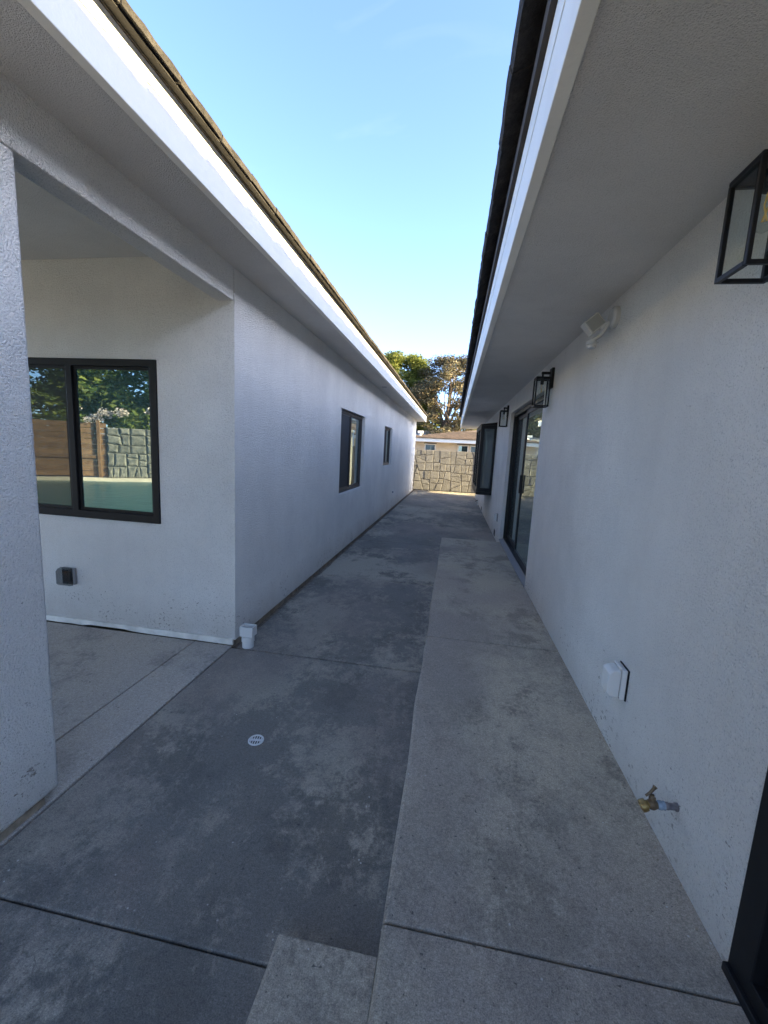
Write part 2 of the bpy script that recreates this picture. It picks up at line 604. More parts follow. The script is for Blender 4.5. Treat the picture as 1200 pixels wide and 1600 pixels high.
def setting(name, loc=(0, 0, 0)):
    ob = bpy.data.objects.new(name, None)
    COL.objects.link(ob)
    ob.location = loc
    ob['kind'] = 'structure'
    return ob


XL = -1.575       # left house wall face
XR = 0.885        # right house wall face (at y = 0)
def xr(y):
    return XR - 0.003 * y
def xl(y):
    return XL + 0.002 * y

# ------------------------------------------------------------------ ground
structure('ground', MB().quad((-700, -700, -0.16), (700, -700, -0.16), (700, 900, -0.16), (-700, 900, -0.16)), 'ground')


def wavy_slab(x0f, x1f, y0, y1, z0, z1, n=24, bevel=0.012):
    """slab whose long edges wander a little, with tooled (rounded) cross edges"""
    mb = MB()
    ring = [(x0f(y0), x1f(y0), y0, 0.007), (x0f(y0), x1f(y0), y0 + 0.002, 0.0025)]
    for k in range(n + 1):
        y = (y0 + 0.006) + (y1 - y0 - 0.012) * k / n
        ring.append((x0f(y), x1f(y), y, 0.0))
    ring += [(x0f(y1), x1f(y1), y1 - 0.002, 0.0025), (x0f(y1), x1f(y1), y1, 0.007)]
    n = len(ring) - 1
    for (a, b, y, dz) in ring:
        zt = z1 - dz
        mb.v += [(a + bevel, y, zt), (b - bevel * 0.2, y, zt), (b, y, z0), (a, y, z0), (a, y, zt - bevel), (a + bevel * 0.3, y, zt - bevel * 0.3)]
    q = 6
    loop = [0, 1, 2, 3, 4, 5]
    for k in range(n):
        for j in range(q):
            j2 = (j + 1) % q
            mb.f.append((k * q + loop[j], k * q + loop[j2], (k + 1) * q + loop[j2], (k + 1) * q + loop[j]))
    mb.f.append(tuple(range(q)))
    mb.f.append(tuple(n * q + j for j in range(q)))
    return mb


def wob(seed, amp, fr):
    return lambda y: amp * (noise.noise(Vector((seed, y * fr, 0.3))) + 0.5 * noise.noise(Vector((seed + 9, y * fr * 3.1, 0.7))))


# lower pavement of the passage
pave = setting('pavement')
obj('dirt_bed', MB().box((-1.555, -3.0, -0.14), (1.2, 17.22, -0.035)), 'joint_dirt', pave)
obj('dirt_strip', MB().box((-1.72, 2.86, -0.14), (-1.556, 17.22, -0.03)), 'dirt', pave)
joints = [-3.0, -1.1, 0.987, 2.80, 4.80, 6.95, 9.3, 11.6, 14.0, 17.20]
wl_ = wob(3.3, 0.012, 2.2)
for a, b in zip(joints[:-1], joints[1:]):
    left = (lambda y: -1.572) if b < 2.9 else (lambda y: xl(y) + 0.036 + wl_(y) * 0.8)
    gh = lambda j: 0.0030 if j < 1.5 else 0.0065
    obj('concrete_slab', wavy_slab(left, lambda y: 0.93, a + gh(a), b - gh(b), -0.12, 0.0, 30, 0.006), 'conc_low', pave, smooth=False)

# raised walkway along the right house
walk = setting('walkway')
we = wob(1.7, 0.013, 1.6)
wj = [-3.0, -1.0, 1.085, 3.15, 5.28, 7.12]
for a, b in zip(wj[:-1], wj[1:]):
    obj('concrete_slab', wavy_slab(lambda y: -0.117 + we(y), lambda y: 0.95, a + gh(a), b - gh(b), 0.002, 0.12, 60, 0.014), 'conc_walk', walk)
obj('concrete_step', wavy_slab(lambda y: -0.43 + we(y) * 0.5, lambda y: -0.118 + we(y) - 0.002, -1.6, 1.035, 0.002, 0.062, 30, 0.010), 'conc_walk', walk)

# covered patio slab in the recess of the left house
pat = setting('patio')
obj('concrete_slab', MB().box((-1.888, 0.2, -0.12), (-1.580, 2.815, 0.004)), 'conc_patio', pat, 0.004)
obj('concrete_slab', MB().box((-5.2, 0.2, -0.12), (-1.896, 2.815, 0.004)), 'conc_patio', pat, 0.004)
# ------------------------------------------------------------------ left house
LH = thing('house', (XL, 0, 0), 'long white stucco house left of the passage, with a recessed covered patio', 'house')
w1 = (5.68, 7.22, 0.89, 2.09)
w2 = (9.26, 10.42, 1.19, 2.075)
W3 = (-3.66, -2.184, 0.90, 2.115)


def rough_panel(mb_args, cell, amp, plane='x'):
    """solid stucco block with an uneven skin: densely meshed box pushed about by noise"""
    (x0, y0, z0), (x1, y1, z1) = mb_args
    bm = bmesh.new()
    bmesh.ops.create_cube(bm, size=1)
    for v in bm.verts:
        v.co = Vector((x0 if v.co.x < 0 else x1, y0 if v.co.y < 0 else y1, z0 if v.co.z < 0 else z1))
    ed = [e for e in bm.edges]
    bmesh.ops.bevel(bm, geom=ed, offset=0.012, segments=2, affect='EDGES', profile=0.5)
    # slice into cells
    for ax, lo, hi in ((0, x0, x1), (1, y0, y1), (2, z0, z1)):
        n = int((hi - lo) / cell)
        for k in range(1, n):
            co = Vector((0, 0, 0))
            co[ax] = lo + (hi - lo) * k / n
            no = Vector((0, 0, 0))
            no[ax] = 1
            bmesh.ops.bisect_plane(bm, geom=bm.verts[:] + bm.edges[:] + bm.faces[:], plane_co=co, plane_no=no)
    bm.normal_update()
    for v in bm.verts:
        q = v.co
        h = noise.noise(q * 60) * 0.6 + noise.noise(q * 140) * 0.5 + noise.noise(q * 14) * 0.4
        v.co = q + v.normal * (h * amp)
    me = bpy.data.meshes.new('rough')
    for v in bm.verts:
        v.co -= Vector((XL, 0, 0))
    bm.to_mesh(me)
    bm.free()
    me.polygons.foreach_set('use_smooth', [True] * len(me.polygons))
    return me


obj('wall', MB().panel('x', XL - 0.2, XL, (2.845, 16.5), (0.038, 2.735), [w1, w2]), 'stucco', LH)
obj('wall', MB().panel('y', 2.845, 3.05, (-5.3, XL - 0.2), (0.038, 2.83), [W3]), 'stucco', LH)
obj('wall', MB().box((-9.0, 16.30, 0.0), (XL - 0.201, 16.499, 2.735)), 'stucco', LH)
obj('wall', MB().box((-5.5, 2.845, 0.0), (-5.301, 16.29, 2.9)), 'stucco', LH)
link('pillar', rough_panel(((XL - 0.40, 0.55, 0.052), (XL, 1.374, 2.506)), 0.014, 0.0018), 'stucco', LH)
obj('header_beam', MB().box((XL - 0.125, 0.3, 2.508), (XL - 0.001, 2.838, 2.735)), 'stucco', LH, 0.008)
obj('header_beam', MB().box((-5.3, 0.28, 2.50), (XL - 0.126, 0.42, 2.80)), 'stucco', LH, 0.008)
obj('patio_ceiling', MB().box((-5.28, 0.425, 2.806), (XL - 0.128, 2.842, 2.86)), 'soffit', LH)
obj('pillar_base', MB().box((XL - 0.37, 0.58, 0.0), (XL - 0.02, 1.325, 0.050)), 'footing', LH, 0.004)
obj('footing', MB().box((XL - 0.15, 2.86, -0.12), (XL - 0.022, 16.45, 0.05)), 'footing', LH)
# painted plinth under the patio wall, ragged lower edge
mb = MB()
px = XL - 0.012
n = 46
for k in range(n + 1):
    x = px - 3.6 * k / n
    zz = 0.004 + 0.010 * max(0, noise.noise(Vector((x * 6, 2.2, 0)))) + (0.012 if -2.9 < x < -2.45 else 0.0)
    mb.v += [(x, 2.826, zz), (x, 2.826, 0.050), (x, 2.846, 0.050), (x, 2.846, zz)]
for k in range(n):
    for j in range(4):
        mb.f.append((k * 4 + j, k * 4 + (j + 1) % 4, k * 4 + 4 + (j + 1) % 4, k * 4 + 4 + j))
mb.f += [(0, 1, 2, 3), (n * 4 + 3, n * 4 + 2, n * 4 + 1, n * 4)]
obj('plinth', mb, 'plinth', LH)
# eaves
Y0L, Y1L = -1.6, 16.86
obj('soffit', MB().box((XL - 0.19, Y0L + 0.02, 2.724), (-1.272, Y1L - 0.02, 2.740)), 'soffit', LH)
obj('fascia_board', MB().box((-1.270, Y0L, 2.711), (-1.230, Y1L, 2.8555)), 'white_paint', LH, 0.003)
obj('fascia_trim', MB().box((-1.270, Y0L, 2.8575), (-1.228, Y1L, 2.9235)), 'white_paint', LH, 0.002)
obj('fascia_board', MB().box((-5.3, Y1L - 0.042, 2.711), (-1.272, Y1L - 0.002, 2.905)), 'white_paint', LH, 0.003)
obj('starter_strip', MB().box((-1.285, Y0L, 2.9255), (-1.222, Y1L, 2.942)), 'starter', LH)
for k in range(4):
    yj = 1.05 + 4.27 * k
    obj('joint_cover', MB().box((-1.2305, yj, 2.7125), (-1.2296, yj + 0.003, 2.8545)), 'mortar', LH)
PL = 0.27
deck = MB()
deck.prism([(-1.300, Y0L, 2.925), (-5.3, Y0L, 2.925 + 4.0 * PL), (-9.3, Y0L, 2.925), (-9.3, Y0L, 2.86), (-1.300, Y0L, 2.86)], (0, Y1L - Y0L, 0))
obj('roof_deck', deck, 'felt', LH)


def tile_mesh(name, w, ln, th, seed, off_nose=0.0):
    """flat concrete tile: nose at local x=0, runs towards -x, worn nose edge"""
    rr = random.Random(seed)
    mb = MB()
    n = 6
    for k in range(n + 1):
        y = -w / 2 + w * k / n
        j = 0.004 * rr.uniform(-1, 1)
        t = 0.003 * rr.uniform(-1, 1)
        mb.v += [(j, y, 0.004), (j * 0.4 - 0.003, y, th - 0.006 + t), (-0.012, y, th + t), (-ln, y, th), (-ln, y, 0.0), (-0.06, y, 0.0)]
    q = 6
    for k in range(n):
        for j in range(q):
            j2 = (j + 1) % q
            mb.f.append((k * q + j, k * q + j2, (k + 1) * q + j2, (k + 1) * q + j))
    mb.f.append(tuple(range(q)))
    mb.f.append(tuple(n * q + j for j in range(q)))
    return mb.mesh(name)


obj('gap_shade', MB().prism([(-1.180, Y0L + 0.01, 2.9215), (-1.180, Y0L + 0.01, 2.9175), (-1.221, Y0L + 0.01, 2.9290), (-1.221, Y0L + 0.01, 2.9330)], (0, Y1L - Y0L - 0.02, 0)), 'felt', LH)  # black strip added to paint the shaded gap under the tile noses
tl = [tile_mesh('roof_tile', 0.296, 0.44, 0.036, 10 + i) for i in range(5)]
for m_ in tl:
    m_.materials.append(MAT['tile'])
y = Y0L + 0.15
k = 0
while y < Y1L - 0.1:
    t = link('roof_tile', tl[R.randrange(5)], None, LH, (-1.168 - XL + R.uniform(-.004, .004), y + R.uniform(-.002, .002), 2.920 + R.uniform(-0.003, 0.004)))
    t.rotation_euler = (R.uniform(-0.012, 0.018), math.atan(PL), R.uniform(-0.01, 0.01))
    y += 0.30
    k += 1
# the courses above, one stepped sheet
mb = MB()
prof = []
x = -1.46
for c in range(11):
    zb = 2.925 + (-1.300 - x) * PL
    prof += [(x, zb + 0.03), (x - 0.002, zb + 0.066)]
    x -= 0.345
prof += [(-5.3, 2.925 + 4 * PL + 0.05), (-5.3, 2.925 + 4 * PL), (-1.46, 2.925 + 0.16 * PL)]
mb.prism([(a, Y0L, b) for a, b in prof], (0, Y1L - Y0L, 0))
o_ = obj('upper_tiles', mb, 'tile', LH)


def slider_window(house, plane, face, rect, depth, side=-1, mull=0.5, left_mat='pane_screen', right_mat='pane', fr=0.045, frame_mat='bronze', lip=False, screen_first=True):
    """two-light sliding window: frame > sash, panes. face: wall face coordinate; side: direction of outside normal"""
    u0, u1, z0, z1 = rect
    g = 0.003
    d0 = face - side * depth
    d1 = d0 - side * 0.06
    um = u0 + (u1 - u0) * mull
    win = obj('window', MB().panel(plane, min(d0, d1), max(d0, d1), (u0 + g, u1 - g), (z0 + g, z1 - g), [(u0 + fr, um - fr * 0.45, z0 + fr * 1.15, z1 - fr), (um + fr * 0.45, u1 - fr, z0 + fr * 1.15, z1 - fr)]), frame_mat, house, 0.004)
    for (a, b, m, dd) in ((u0 + fr, um - fr * 0.45, left_mat, 0.022), (um + fr * 0.45, u1 - fr, right_mat, 0.034)):
        s = 0.022
        ds = d0 - side * (dd - 0.012)
        lo, hi = sorted((ds, ds - side * 0.02))
        obj('sash', MB().panel(plane, lo, hi, (a + 0.001, b - 0.001), (z0 + fr * 1.15 + 0.001, z1 - fr - 0.001), [(a + s, b - s, z0 + fr * 1.15 + s, z1 - fr - s)]), frame_mat, win)
        lo, hi = sorted((ds - side * 0.007, ds - side * 0.013))
        e = s - 0.004
        q = MB()
        if plane == 'x':
            q.box((lo, a + e, z0 + fr * 1.15 + e), (hi, b - e, z1 - fr - e))
        else:
            q.box((a + e, lo, z0 + fr * 1.15 + e), (b - e, hi, z1 - fr - e))
        obj('pane', q, m, win)
    return win


slider_window(LH, 'x', XL, w1, 0.050, side=1, left_mat='screen')
slider_window(LH, 'x', XL, w2, 0.050, side=1, left_mat='screen')
win3 = slider_window(LH, 'y', 2.845, W3, -0.012, side=-1, mull=0.5, left_mat='pane_screen', right_mat='pane_patio', fr=0.055, frame_mat='black')
LH.rotation_euler = (0, 0, -0.002)

# weep pipe in the left wall
mb = MB().lathe((xl(10.92) - 0.02, 10.92, 0.465), (1, 0, -0.1), [(0, 0.022), (0.05, 0.022), (0.05, 0.017), (0.02, 0.017)], 14)
o_ = obj('drain_pipe', mb, 'grey_plastic', None, smooth=True)
o_['label'] = 'small dark pipe end poking out low on the left wall past the narrow window'
o_['category'] = 'pipe'
# soffit vent
mb = MB().lathe((-1.40, 8.05, 2.724), (0, 0, -1), [(0, 0.05), (0.006, 0.05), (0.010, 0.03)], 18)
o_ = obj('soffit_vent', mb, 'grey_plastic', None, smooth=True)
o_['label'] = 'small grey round vent under the left eave above the windows'
o_['category'] = 'vent'

# ------------------------------------------------------------------ right house
RH = thing('house', (XR, 0, 0), 'white stucco house right of the passage, with a sliding door and bay window', 'house')
YE = 15.45
door = (4.69, 7.30, 0.124, 2.25)
near = (-1.30, 1.165, 0.124, 2.20)
bay = (9.42, 11.30, 0.70, 2.27)
obj('wall', MB().panel('x', XR, XR + 0.2, (-1.75, YE), (0.0, 2.52), [door, near, bay]), 'stucco', RH)
obj('wall', MB().box((XR + 0.201, YE - 0.2, -0.1), (6.6, YE - 0.001, 2.52)), 'stucco', RH)
obj('wall', MB().box((6.4, -1.75, -0.1), (6.6, YE - 0.201, 2.52)), 'stucco', RH)
obj('wall', MB().box((XR + 0.201, -1.75, -0.1), (6.399, -1.55, 2.52)), 'stucco', RH)
Y0R, Y1R = -2.05, 16.2
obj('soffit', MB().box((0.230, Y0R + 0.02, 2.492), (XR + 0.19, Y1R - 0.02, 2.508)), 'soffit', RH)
obj('fascia_board', MB().box((0.190, Y0R, 2.480), (0.231, Y1R, 2.6585)), 'white_paint', RH, 0.003)
obj('fascia_trim', MB().box((0.188, Y0R, 2.661), (0.231, Y1R, 2.765)), 'white_paint', RH, 0.002)
obj('rafter_strip', MB().box((0.170, Y0R, 2.768), (0.260, Y1R, 2.835)), 'rake', RH)
PR = 0.476
RX, RZ0 = 3.50, 2.905
rz = lambda x: 2.895 + (x - 0.108) * PR
deck = MB()
deck.prism([(0.20, Y0R, rz(0.20) - 0.055), (RX, Y0R, rz(RX) - 0.055), (6.9, Y0R, rz(0.20) - 0.055), (6.9, Y0R, rz(0.2) - 0.10), (0.20, Y0R, rz(0.2) - 0.085)], (0, Y1R - Y0R, 0))
obj('roof_deck', deck, 'felt', RH)
# gable ends
for yy in (YE - 0.15, -1.74):
    obj('gable_wall', MB().prism([(XR + 0.05, yy, 2.525), (6.55, yy, 2.525), (RX, yy, rz(RX) - 0.12)], (0, 0.14, 0)), 'stucco', RH)
obj('fascia_board', MB().prism([(0.234, Y1R - 0.04, 2.482), (0.234, Y1R - 0.04, 2.76), (RX, Y1R - 0.04, rz(RX) - 0.07), (RX, Y1R - 0.04, rz(RX) - 0.24), (0.9, Y1R - 0.04, 2.482)], (0, 0.038, 0)), 'white_paint', RH)
tr_ = [tile_mesh('roof_tile', 0.371, 0.44, 0.042, 30 + i) for i in range(5)]
for m_ in tr_:
    m_.materials.append(MAT['tile_grey'])
y = Y0R + 0.19
k = 0
while y < Y1R - 0.1:
    t = link('roof_tile', tr_[R.randrange(5)], None, RH, (0.108 - XR + R.uniform(-.003, .003), y, 2.853 + R.uniform(-0.003, 0.004)))
    t.rotation_euler = (R.uniform(-0.02, 0.02), -math.atan(PR), 0)
    t.scale = (-1, 1, 1)
    y += 0.375
mb = MB()
prof = []
x = 0.40
while x < RX - 0.2:
    zb = rz(x) - 0.05
    prof += [(x, zb + 0.02), (x + 0.002, zb + 0.055)]
    x += 0.345
prof += [(RX, rz(RX) - 0.0), (RX, rz(RX) - 0.05), (0.40, rz(0.40) - 0.05)]
mb.prism([(a, Y0R, b) for a, b in prof], (0, Y1R - Y0R, 0))
obj('upper_tiles', mb, 'tile_grey', RH)
mb = MB()
mb.prism([(RX, Y0R, rz(RX) - 0.05), (RX, Y0R, rz(RX) + 0.005), (6.9, Y0R, rz(0.15)), (6.9, Y0R, rz(0.15) - 0.06)], (0, Y1R - Y0R, 0))
obj('upper_tiles', mb, 'tile_grey', RH)
# ridge caps, each lapping the one before it; their line throws the stepped shadow on the opposite fascia
z_sh = 2.822 + (RX + 1.23) * math.tan(SUN_EL) / math.cos(SUN_PHI)
capm = MB()
segs = 8
L_ = 0.43
for (yy, lift) in ((0.0, 0.022), (L_, -0.003)):
    for k in range(segs + 1):
        a = math.pi * k / segs
        capm.v.append((0.13 * math.cos(a), yy, lift + 0.055 * math.sin(a) - 0.055))
    for k in range(segs + 1):
        a = math.pi * (segs - k) / segs
        capm.v.append((0.11 * math.cos(a), yy, lift + 0.037 * math.sin(a) - 0.060))
n2 = 2 * (segs + 1)
for k in range(n2):
    capm.f.append((k, (k + 1) % n2, n2 + (k + 1) % n2, n2 + k))
capm.f.append(tuple(range(n2)))
capm.f.append(tuple(n2 + k for k in range(n2)))
cap_me = capm.mesh('ridge_tile', smooth=True)
cap_me.materials.append(MAT['tile_grey'])
y = Y0R
while y < Y1R - 0.2:
    t = link('ridge_tile', cap_me, None, RH, (RX - XR, y, z_sh + R.uniform(-0.004, 0.004)))
    y += 0.382
# closing strip under the caps
obj('ridge_board', MB().box((RX - 0.05, Y0R, rz(RX) - 0.06), (RX + 0.05, Y1R, z_sh - 0.012)), 'tile_grey', RH)

# sliding door
sd = obj('sliding_door', MB().panel('x', XR + 0.055, XR + 0.17, (door[0] + 0.003, door[1] - 0.003), (door[2] + 0.03, door[3] - 0.003), [(door[0] + 0.035, door[1] - 0.05, door[2] + 0.05, door[3] - 0.06)]), 'black', RH, 0.003)
obj('sill', MB().prism([(XR - 0.012, door[0] + 0.004, 0.1225), (XR - 0.012, door[0] + 0.004, 0.140), (XR + 0.05, door[0] + 0.004, 0.150), (XR + 0.05, door[0] + 0.004, 0.165), (XR + 0.17, door[0] + 0.004, 0.165), (XR + 0.17, door[0] + 0.004, 0.1225)], (0, door[1] - door[0] - 0.008, 0)), 'alu', sd)
def leaf(parent, x, y0, y1, z0, z1, st, mat, stile='black'):
    lf = obj('door_leaf', MB().panel('x', x, x + 0.035, (y0, y1), (z0, z1), [(y0 + st, y1 - st, z0 + st * 1.3, z1 - st)]), stile, parent, 0.003)
    obj('pane', MB().box((x + 0.012, y0 + st - 0.005, z0 + st * 1.3 - 0.005), (x + 0.020, y1 - st + 0.005, z1 - st + 0.005)), mat, parent)
    return lf
leaf(sd, XR + 0.068, door[0] + 0.036, 6.10, 0.176, 2.188, 0.055, 'pane')
leaf(sd, XR + 0.115, 5.98, door[1] - 0.052, 0.176, 2.188, 0.055, 'pane_screen')
obj('handle', MB().box((XR + 0.045, 6.02, 1.05), (XR + 0.066, 6.05, 1.30)), 'black', sd, 0.004)

# the near sliding door, only its jamb in view
nd = obj('sliding_door', MB().panel('x', XR - 0.003, XR + 0.12, (near[0] + 0.003, near[1] - 0.001), (near[2] + 0.002, near[3] - 0.003), [(near[0] + 0.09, near[1] - 0.085, near[2] + 0.075, near[3] - 0.09)]), 'black', RH, 0.003)
obj('sill', MB().box((XR - 0.018, near[0] + 0.01, 0.1225), (XR + 0.10, near[1] - 0.002, 0.150)), 'black', nd, 0.004)
leaf(nd, XR + 0.03, -0.1, near[1] - 0.087, 0.202, 2.105, 0.06, 'pane_screen')
leaf(nd, XR + 0.07, near[0] + 0.092, 0.0, 0.202, 2.105, 0.06, 'pane_screen')

# garden bay window: a glazed box standing off the wall
bx0 = XR - 0.335
bw = obj('bay_window', MB().panel('z', bay[2] - 0.02, bay[2] + 0.045, (bx0, XR + 0.1), (bay[0] + 0.002, bay[1] - 0.002)), 'black', RH, 0.004)
obj('window_top', MB().prism([(bx0 + 0.02, bay[0] + 0.002, 2.185), (bx0 - 0.004, bay[0] + 0.002, 2.205), (XR + 0.1, bay[0] + 0.002, 2.268), (XR + 0.1, bay[0] + 0.002, 2.185)], (0, bay[1] - bay[0] - 0.004, 0)), 'black', bw)
obj('frame', MB().panel('y', bay[0] + 0.004, bay[0] + 0.05, (bx0 + 0.002, XR - 0.001), (bay[2] + 0.046, 2.184), [(bx0 + 0.075, XR - 0.055, bay[2] + 0.13, 2.11)]), 'black', bw, 0.004)
obj('pane', MB().box((bx0 + 0.07, bay[0] + 0.022, bay[2] + 0.125), (XR - 0.05, bay[0] + 0.03, 2.115)), 'pane_bay', bw)
obj('frame', MB().panel('y', bay[1] - 0.05, bay[1] - 0.004, (bx0 + 0.002, XR - 0.001), (bay[2] + 0.046, 2.184), [(bx0 + 0.075, XR - 0.055, bay[2] + 0.13, 2.11)]), 'black', bw, 0.004)
obj('pane', MB().box((bx0 + 0.07, bay[1] - 0.03, bay[2] + 0.125), (XR - 0.05, bay[1] - 0.022, 2.115)), 'pane_bay', bw)
ym = (bay[0] + bay[1]) / 2
obj('frame', MB().panel('x', bx0 + 0.003, bx0 + 0.055, (bay[0] + 0.052, bay[1] - 0.052), (bay[2] + 0.046, 2.184), [(bay[0] + 0.12, ym - 0.03, bay[2] + 0.13, 2.11), (ym + 0.03, bay[1] - 0.12, bay[2] + 0.13, 2.11)]), 'black', bw, 0.004)
obj('pane', MB().box((bx0 + 0.026, bay[0] + 0.115, bay[2] + 0.125), (bx0 + 0.034, ym - 0.026, 2.115)), 'pane_screen', bw)
obj('pane', MB().box((bx0 + 0.026, ym + 0.026, bay[2] + 0.125), (bx0 + 0.034, bay[1] - 0.115, 2.115)), 'pane_screen', bw)
# black foundation vents
for (vy, vz0, vz1) in ((8.15, 0.03, 0.15), (11.9, 0.02, 0.12)):
    v_ = obj('foundation_vent', MB().panel('x', XR - 0.006, XR + 0.01, (vy - 0.09, vy + 0.09), (vz0, vz1), [(vy - 0.075, vy + 0.075, vz0 + 0.015, vz1 - 0.015)]), 'black', RH)
    obj('mesh_screen', MB().box((XR - 0.001, vy - 0.076, vz0 + 0.014), (XR + 0.004, vy + 0.076, vz1 - 0.014)), 'felt', v_)
RH.rotation_euler = (0, 0, 0.003)

# ------------------------------------------------------------------ wall lanterns
def lantern(y, zb, cx_off, label):
    wx = xr(y)
    cx = wx - cx_off
    t = thing('wall_lantern', (wx, y, zb), label, 'wall lantern', 'black wall lanterns along the right wall')
    hw, hd, hh = 0.067, 0.071, 0.275
    b = 0.0125
    obj('backplate', MB().box((wx - 0.026, y - 0.056, zb + 0.175), (wx - 0.0005, y + 0.056, zb + 0.362)), 'black', t, 0.004)
    obj('arm', MB().box((cx - 0.012, y - 0.011, zb + 0.306), (wx - 0.027, y + 0.011, zb + 0.330)), 'black', t, 0.003)
    obj('stem', MB().lathe((cx, y, zb + hh - 0.004), (0, 0, 1), [(0, 0.009), (0.036, 0.009)], 12), 'black', t, smooth=True)
    obj('roof_plate', MB().box((cx - hw, y - hd, zb + hh - 0.012), (cx + hw, y + hd, zb + hh)), 'black', t, 0.003)
    zt = zb + hh - 0.0125
    for s in (-1, 1):
        f0, f1 = sorted((y + s * hd, y + s * (hd - b)))
        f = obj('side_frame', MB().panel('y', f0, f1, (cx - hw, cx + hw), (zb, zt), [(cx - hw + b, cx + hw - b, zb + b, zt - b * 0.6)]), 'black', t, 0.002)
        m_ = y + s * (hd - b * 0.5)
        obj('pane', MB().box((cx - hw + b - 0.003, m_ - 0.001, zb + b - 0.003), (cx + hw - b + 0.003, m_ + 0.001, zt - b * 0.6 + 0.003)), 'clear', f)
        f0, f1 = sorted((cx + s * hw, cx + s * (hw - b)))
        f = obj('side_frame', MB().panel('x', f0, f1, (y - hd + b + 0.0005, y + hd - b - 0.0005), (zb, zt), [(y - hd + b + 0.001, y + hd - b - 0.001, zb + b, zt - b * 0.6)]), 'black', t)
        m_ = cx + s * (hw - b * 0.5)
        obj('pane', MB().box((m_ - 0.001, y - hd + b + 0.001, zb + b - 0.003), (m_ + 0.001, y + hd - b - 0.001, zt - b * 0.6 + 0.003)), 'clear', f)
    obj('socket', MB().lathe((cx, y, zt), (0, 0, -1), [(0, 0.022), (0.012, 0.022), (0.014, 0.016), (0.050, 0.016), (0.052, 0.012)], 16), 'black', t, smooth=True)
    bl = obj('bulb', MB().lathe((cx, y, zt - 0.05), (0, 0, -1), [(0, 0.012), (0.018, 0.014), (0.038, 0.024), (0.062, 0.030), (0.084, 0.026), (0.100, 0.014), (0.106, 0.003)], 18), 'clear', t, smooth=True)
    obj('filament', MB().tube([(cx, y, zt - 0.05), (cx - 0.006, y, zt - 0.085), (cx + 0.006, y, zt - 0.125), (cx - 0.005, y, zt - 0.128), (cx + 0.004, y, zt - 0.09)], [0.003, 0.002, 0.003, 0.003, 0.002], 6), 'amber', bl, smooth=True)
    return t


lantern(1.41, 2.088, 0.088, 'nearest black wall lantern with clear panes, cut by the right picture edge')
lantern(4.352, 2.035, 0.095, 'black wall lantern with clear panes beside the near jamb of the sliding door')
lantern(7.66, 2.050, 0.072, 'black wall lantern with clear panes between the sliding door and the bay window')

# ------------------------------------------------------------------ floodlight
t = thing('floodlight', (xr(2.78), 2.78, 2.40), 'white floodlight with tilted square lamp head and sensor under the right eave', 'floodlight')
wx = xr(2.78)
obj('base', MB().lathe((wx, 2.78, 2.385), (-1, 0, 0), [(0, 0.060), (0.022, 0.060), (0.034, 0.048), (0.036, 0.0)], 28, cap=False), 'dull_plastic', t, smooth=True)
obj('arm', MB().tube([(wx - 0.03, 2.785, 2.36), (wx - 0.06, 2.81, 2.335), (wx - 0.095, 2.83, 2.345)], [0.016, 0.016, 0.016], 12), 'dull_plastic', t, smooth=True)
fn = Vector((0.08, -0.95, 0.10)).normalized()
e1 = Vector((0.74, 0.0, 0.67))
e1 = (e1 - fn * e1.dot(fn)).normalized()
e2 = fn.cross(e1)
rotm = Matrix((e1, fn, e2)).transposed()
hc = Vector((wx - 0.108, 2.80, 2.362))
hd_ = obj('lamp_head', MB().box((hc.x - 0.053, hc.y - 0.058, hc.z - 0.043), (hc.x + 0.053, hc.y, hc.z + 0.043), rotm, hc), 'dull_plastic', t, 0.005)
obj('lens', MB().box((hc.x - 0.044, hc.y - 0.001, hc.z - 0.035), (hc.x + 0.044, hc.y + 0.002, hc.z + 0.035), rotm, hc), 'led_dull', hd_, 0.001)
obj('sensor', MB().lathe((wx - 0.115, 2.80, 2.262), (0, 0, -1), [(0, 0.022), (0.012, 0.030), (0.024, 0.030), (0.030, 0.022), (0.046, 0.024), (0.052, 0.010)], 18), 'dull_plastic', t, smooth=True)
obj('neck', MB().tube([(wx - 0.045, 2.785, 2.345), (wx - 0.07, 2.795, 2.29), (wx - 0.112, 2.80, 2.258)], [0.012, 0.012, 0.012], 10), 'dull_plastic', t, smooth=True)

# ------------------------------------------------------------------ outlet covers
t = thing('outlet_cover', (xr(2.045), 2.045, 0.44), 'white bubble outlet cover with black gasket low on the right wall', 'outlet cover')
wx = xr(2.045)
obj('gasket', MB().box((wx - 0.007, 1.992, 0.436), (wx - 0.0005, 2.098, 0.588)), 'black', t, 0.001)
obj('box', MB().box((wx - 0.030, 1.995, 0.439), (wx - 0.0072, 2.095, 0.585)), 'white_plastic', t, 0.003)
for (sy, sz) in ((2.002, 0.447), (2.088, 0.578)):
    obj('screw', MB().lathe((wx - 0.030, sy, sz), (-1, 0, 0), [(0, 0.0035), (0.002, 0.003)], 8), 'alu', t)
cv = obj('cover', MB().prism([(wx - 0.031, 2.002, 0.444), (wx - 0.031, 2.002, 0.580), (wx - 0.068, 2.002, 0.574), (wx - 0.086, 2.002, 0.560), (wx - 0.086, 2.002, 0.462), (wx - 0.074, 2.002, 0.446)], (0, 0.086, 0)), 'white_plastic', t, 0.006)
obj('hinge', MB().lathe((wx - 0.034, 2.012, 0.590), (0, 1, 0), [(0, 0.006), (0.066, 0.006)], 10), 'white_plastic', cv, smooth=True)

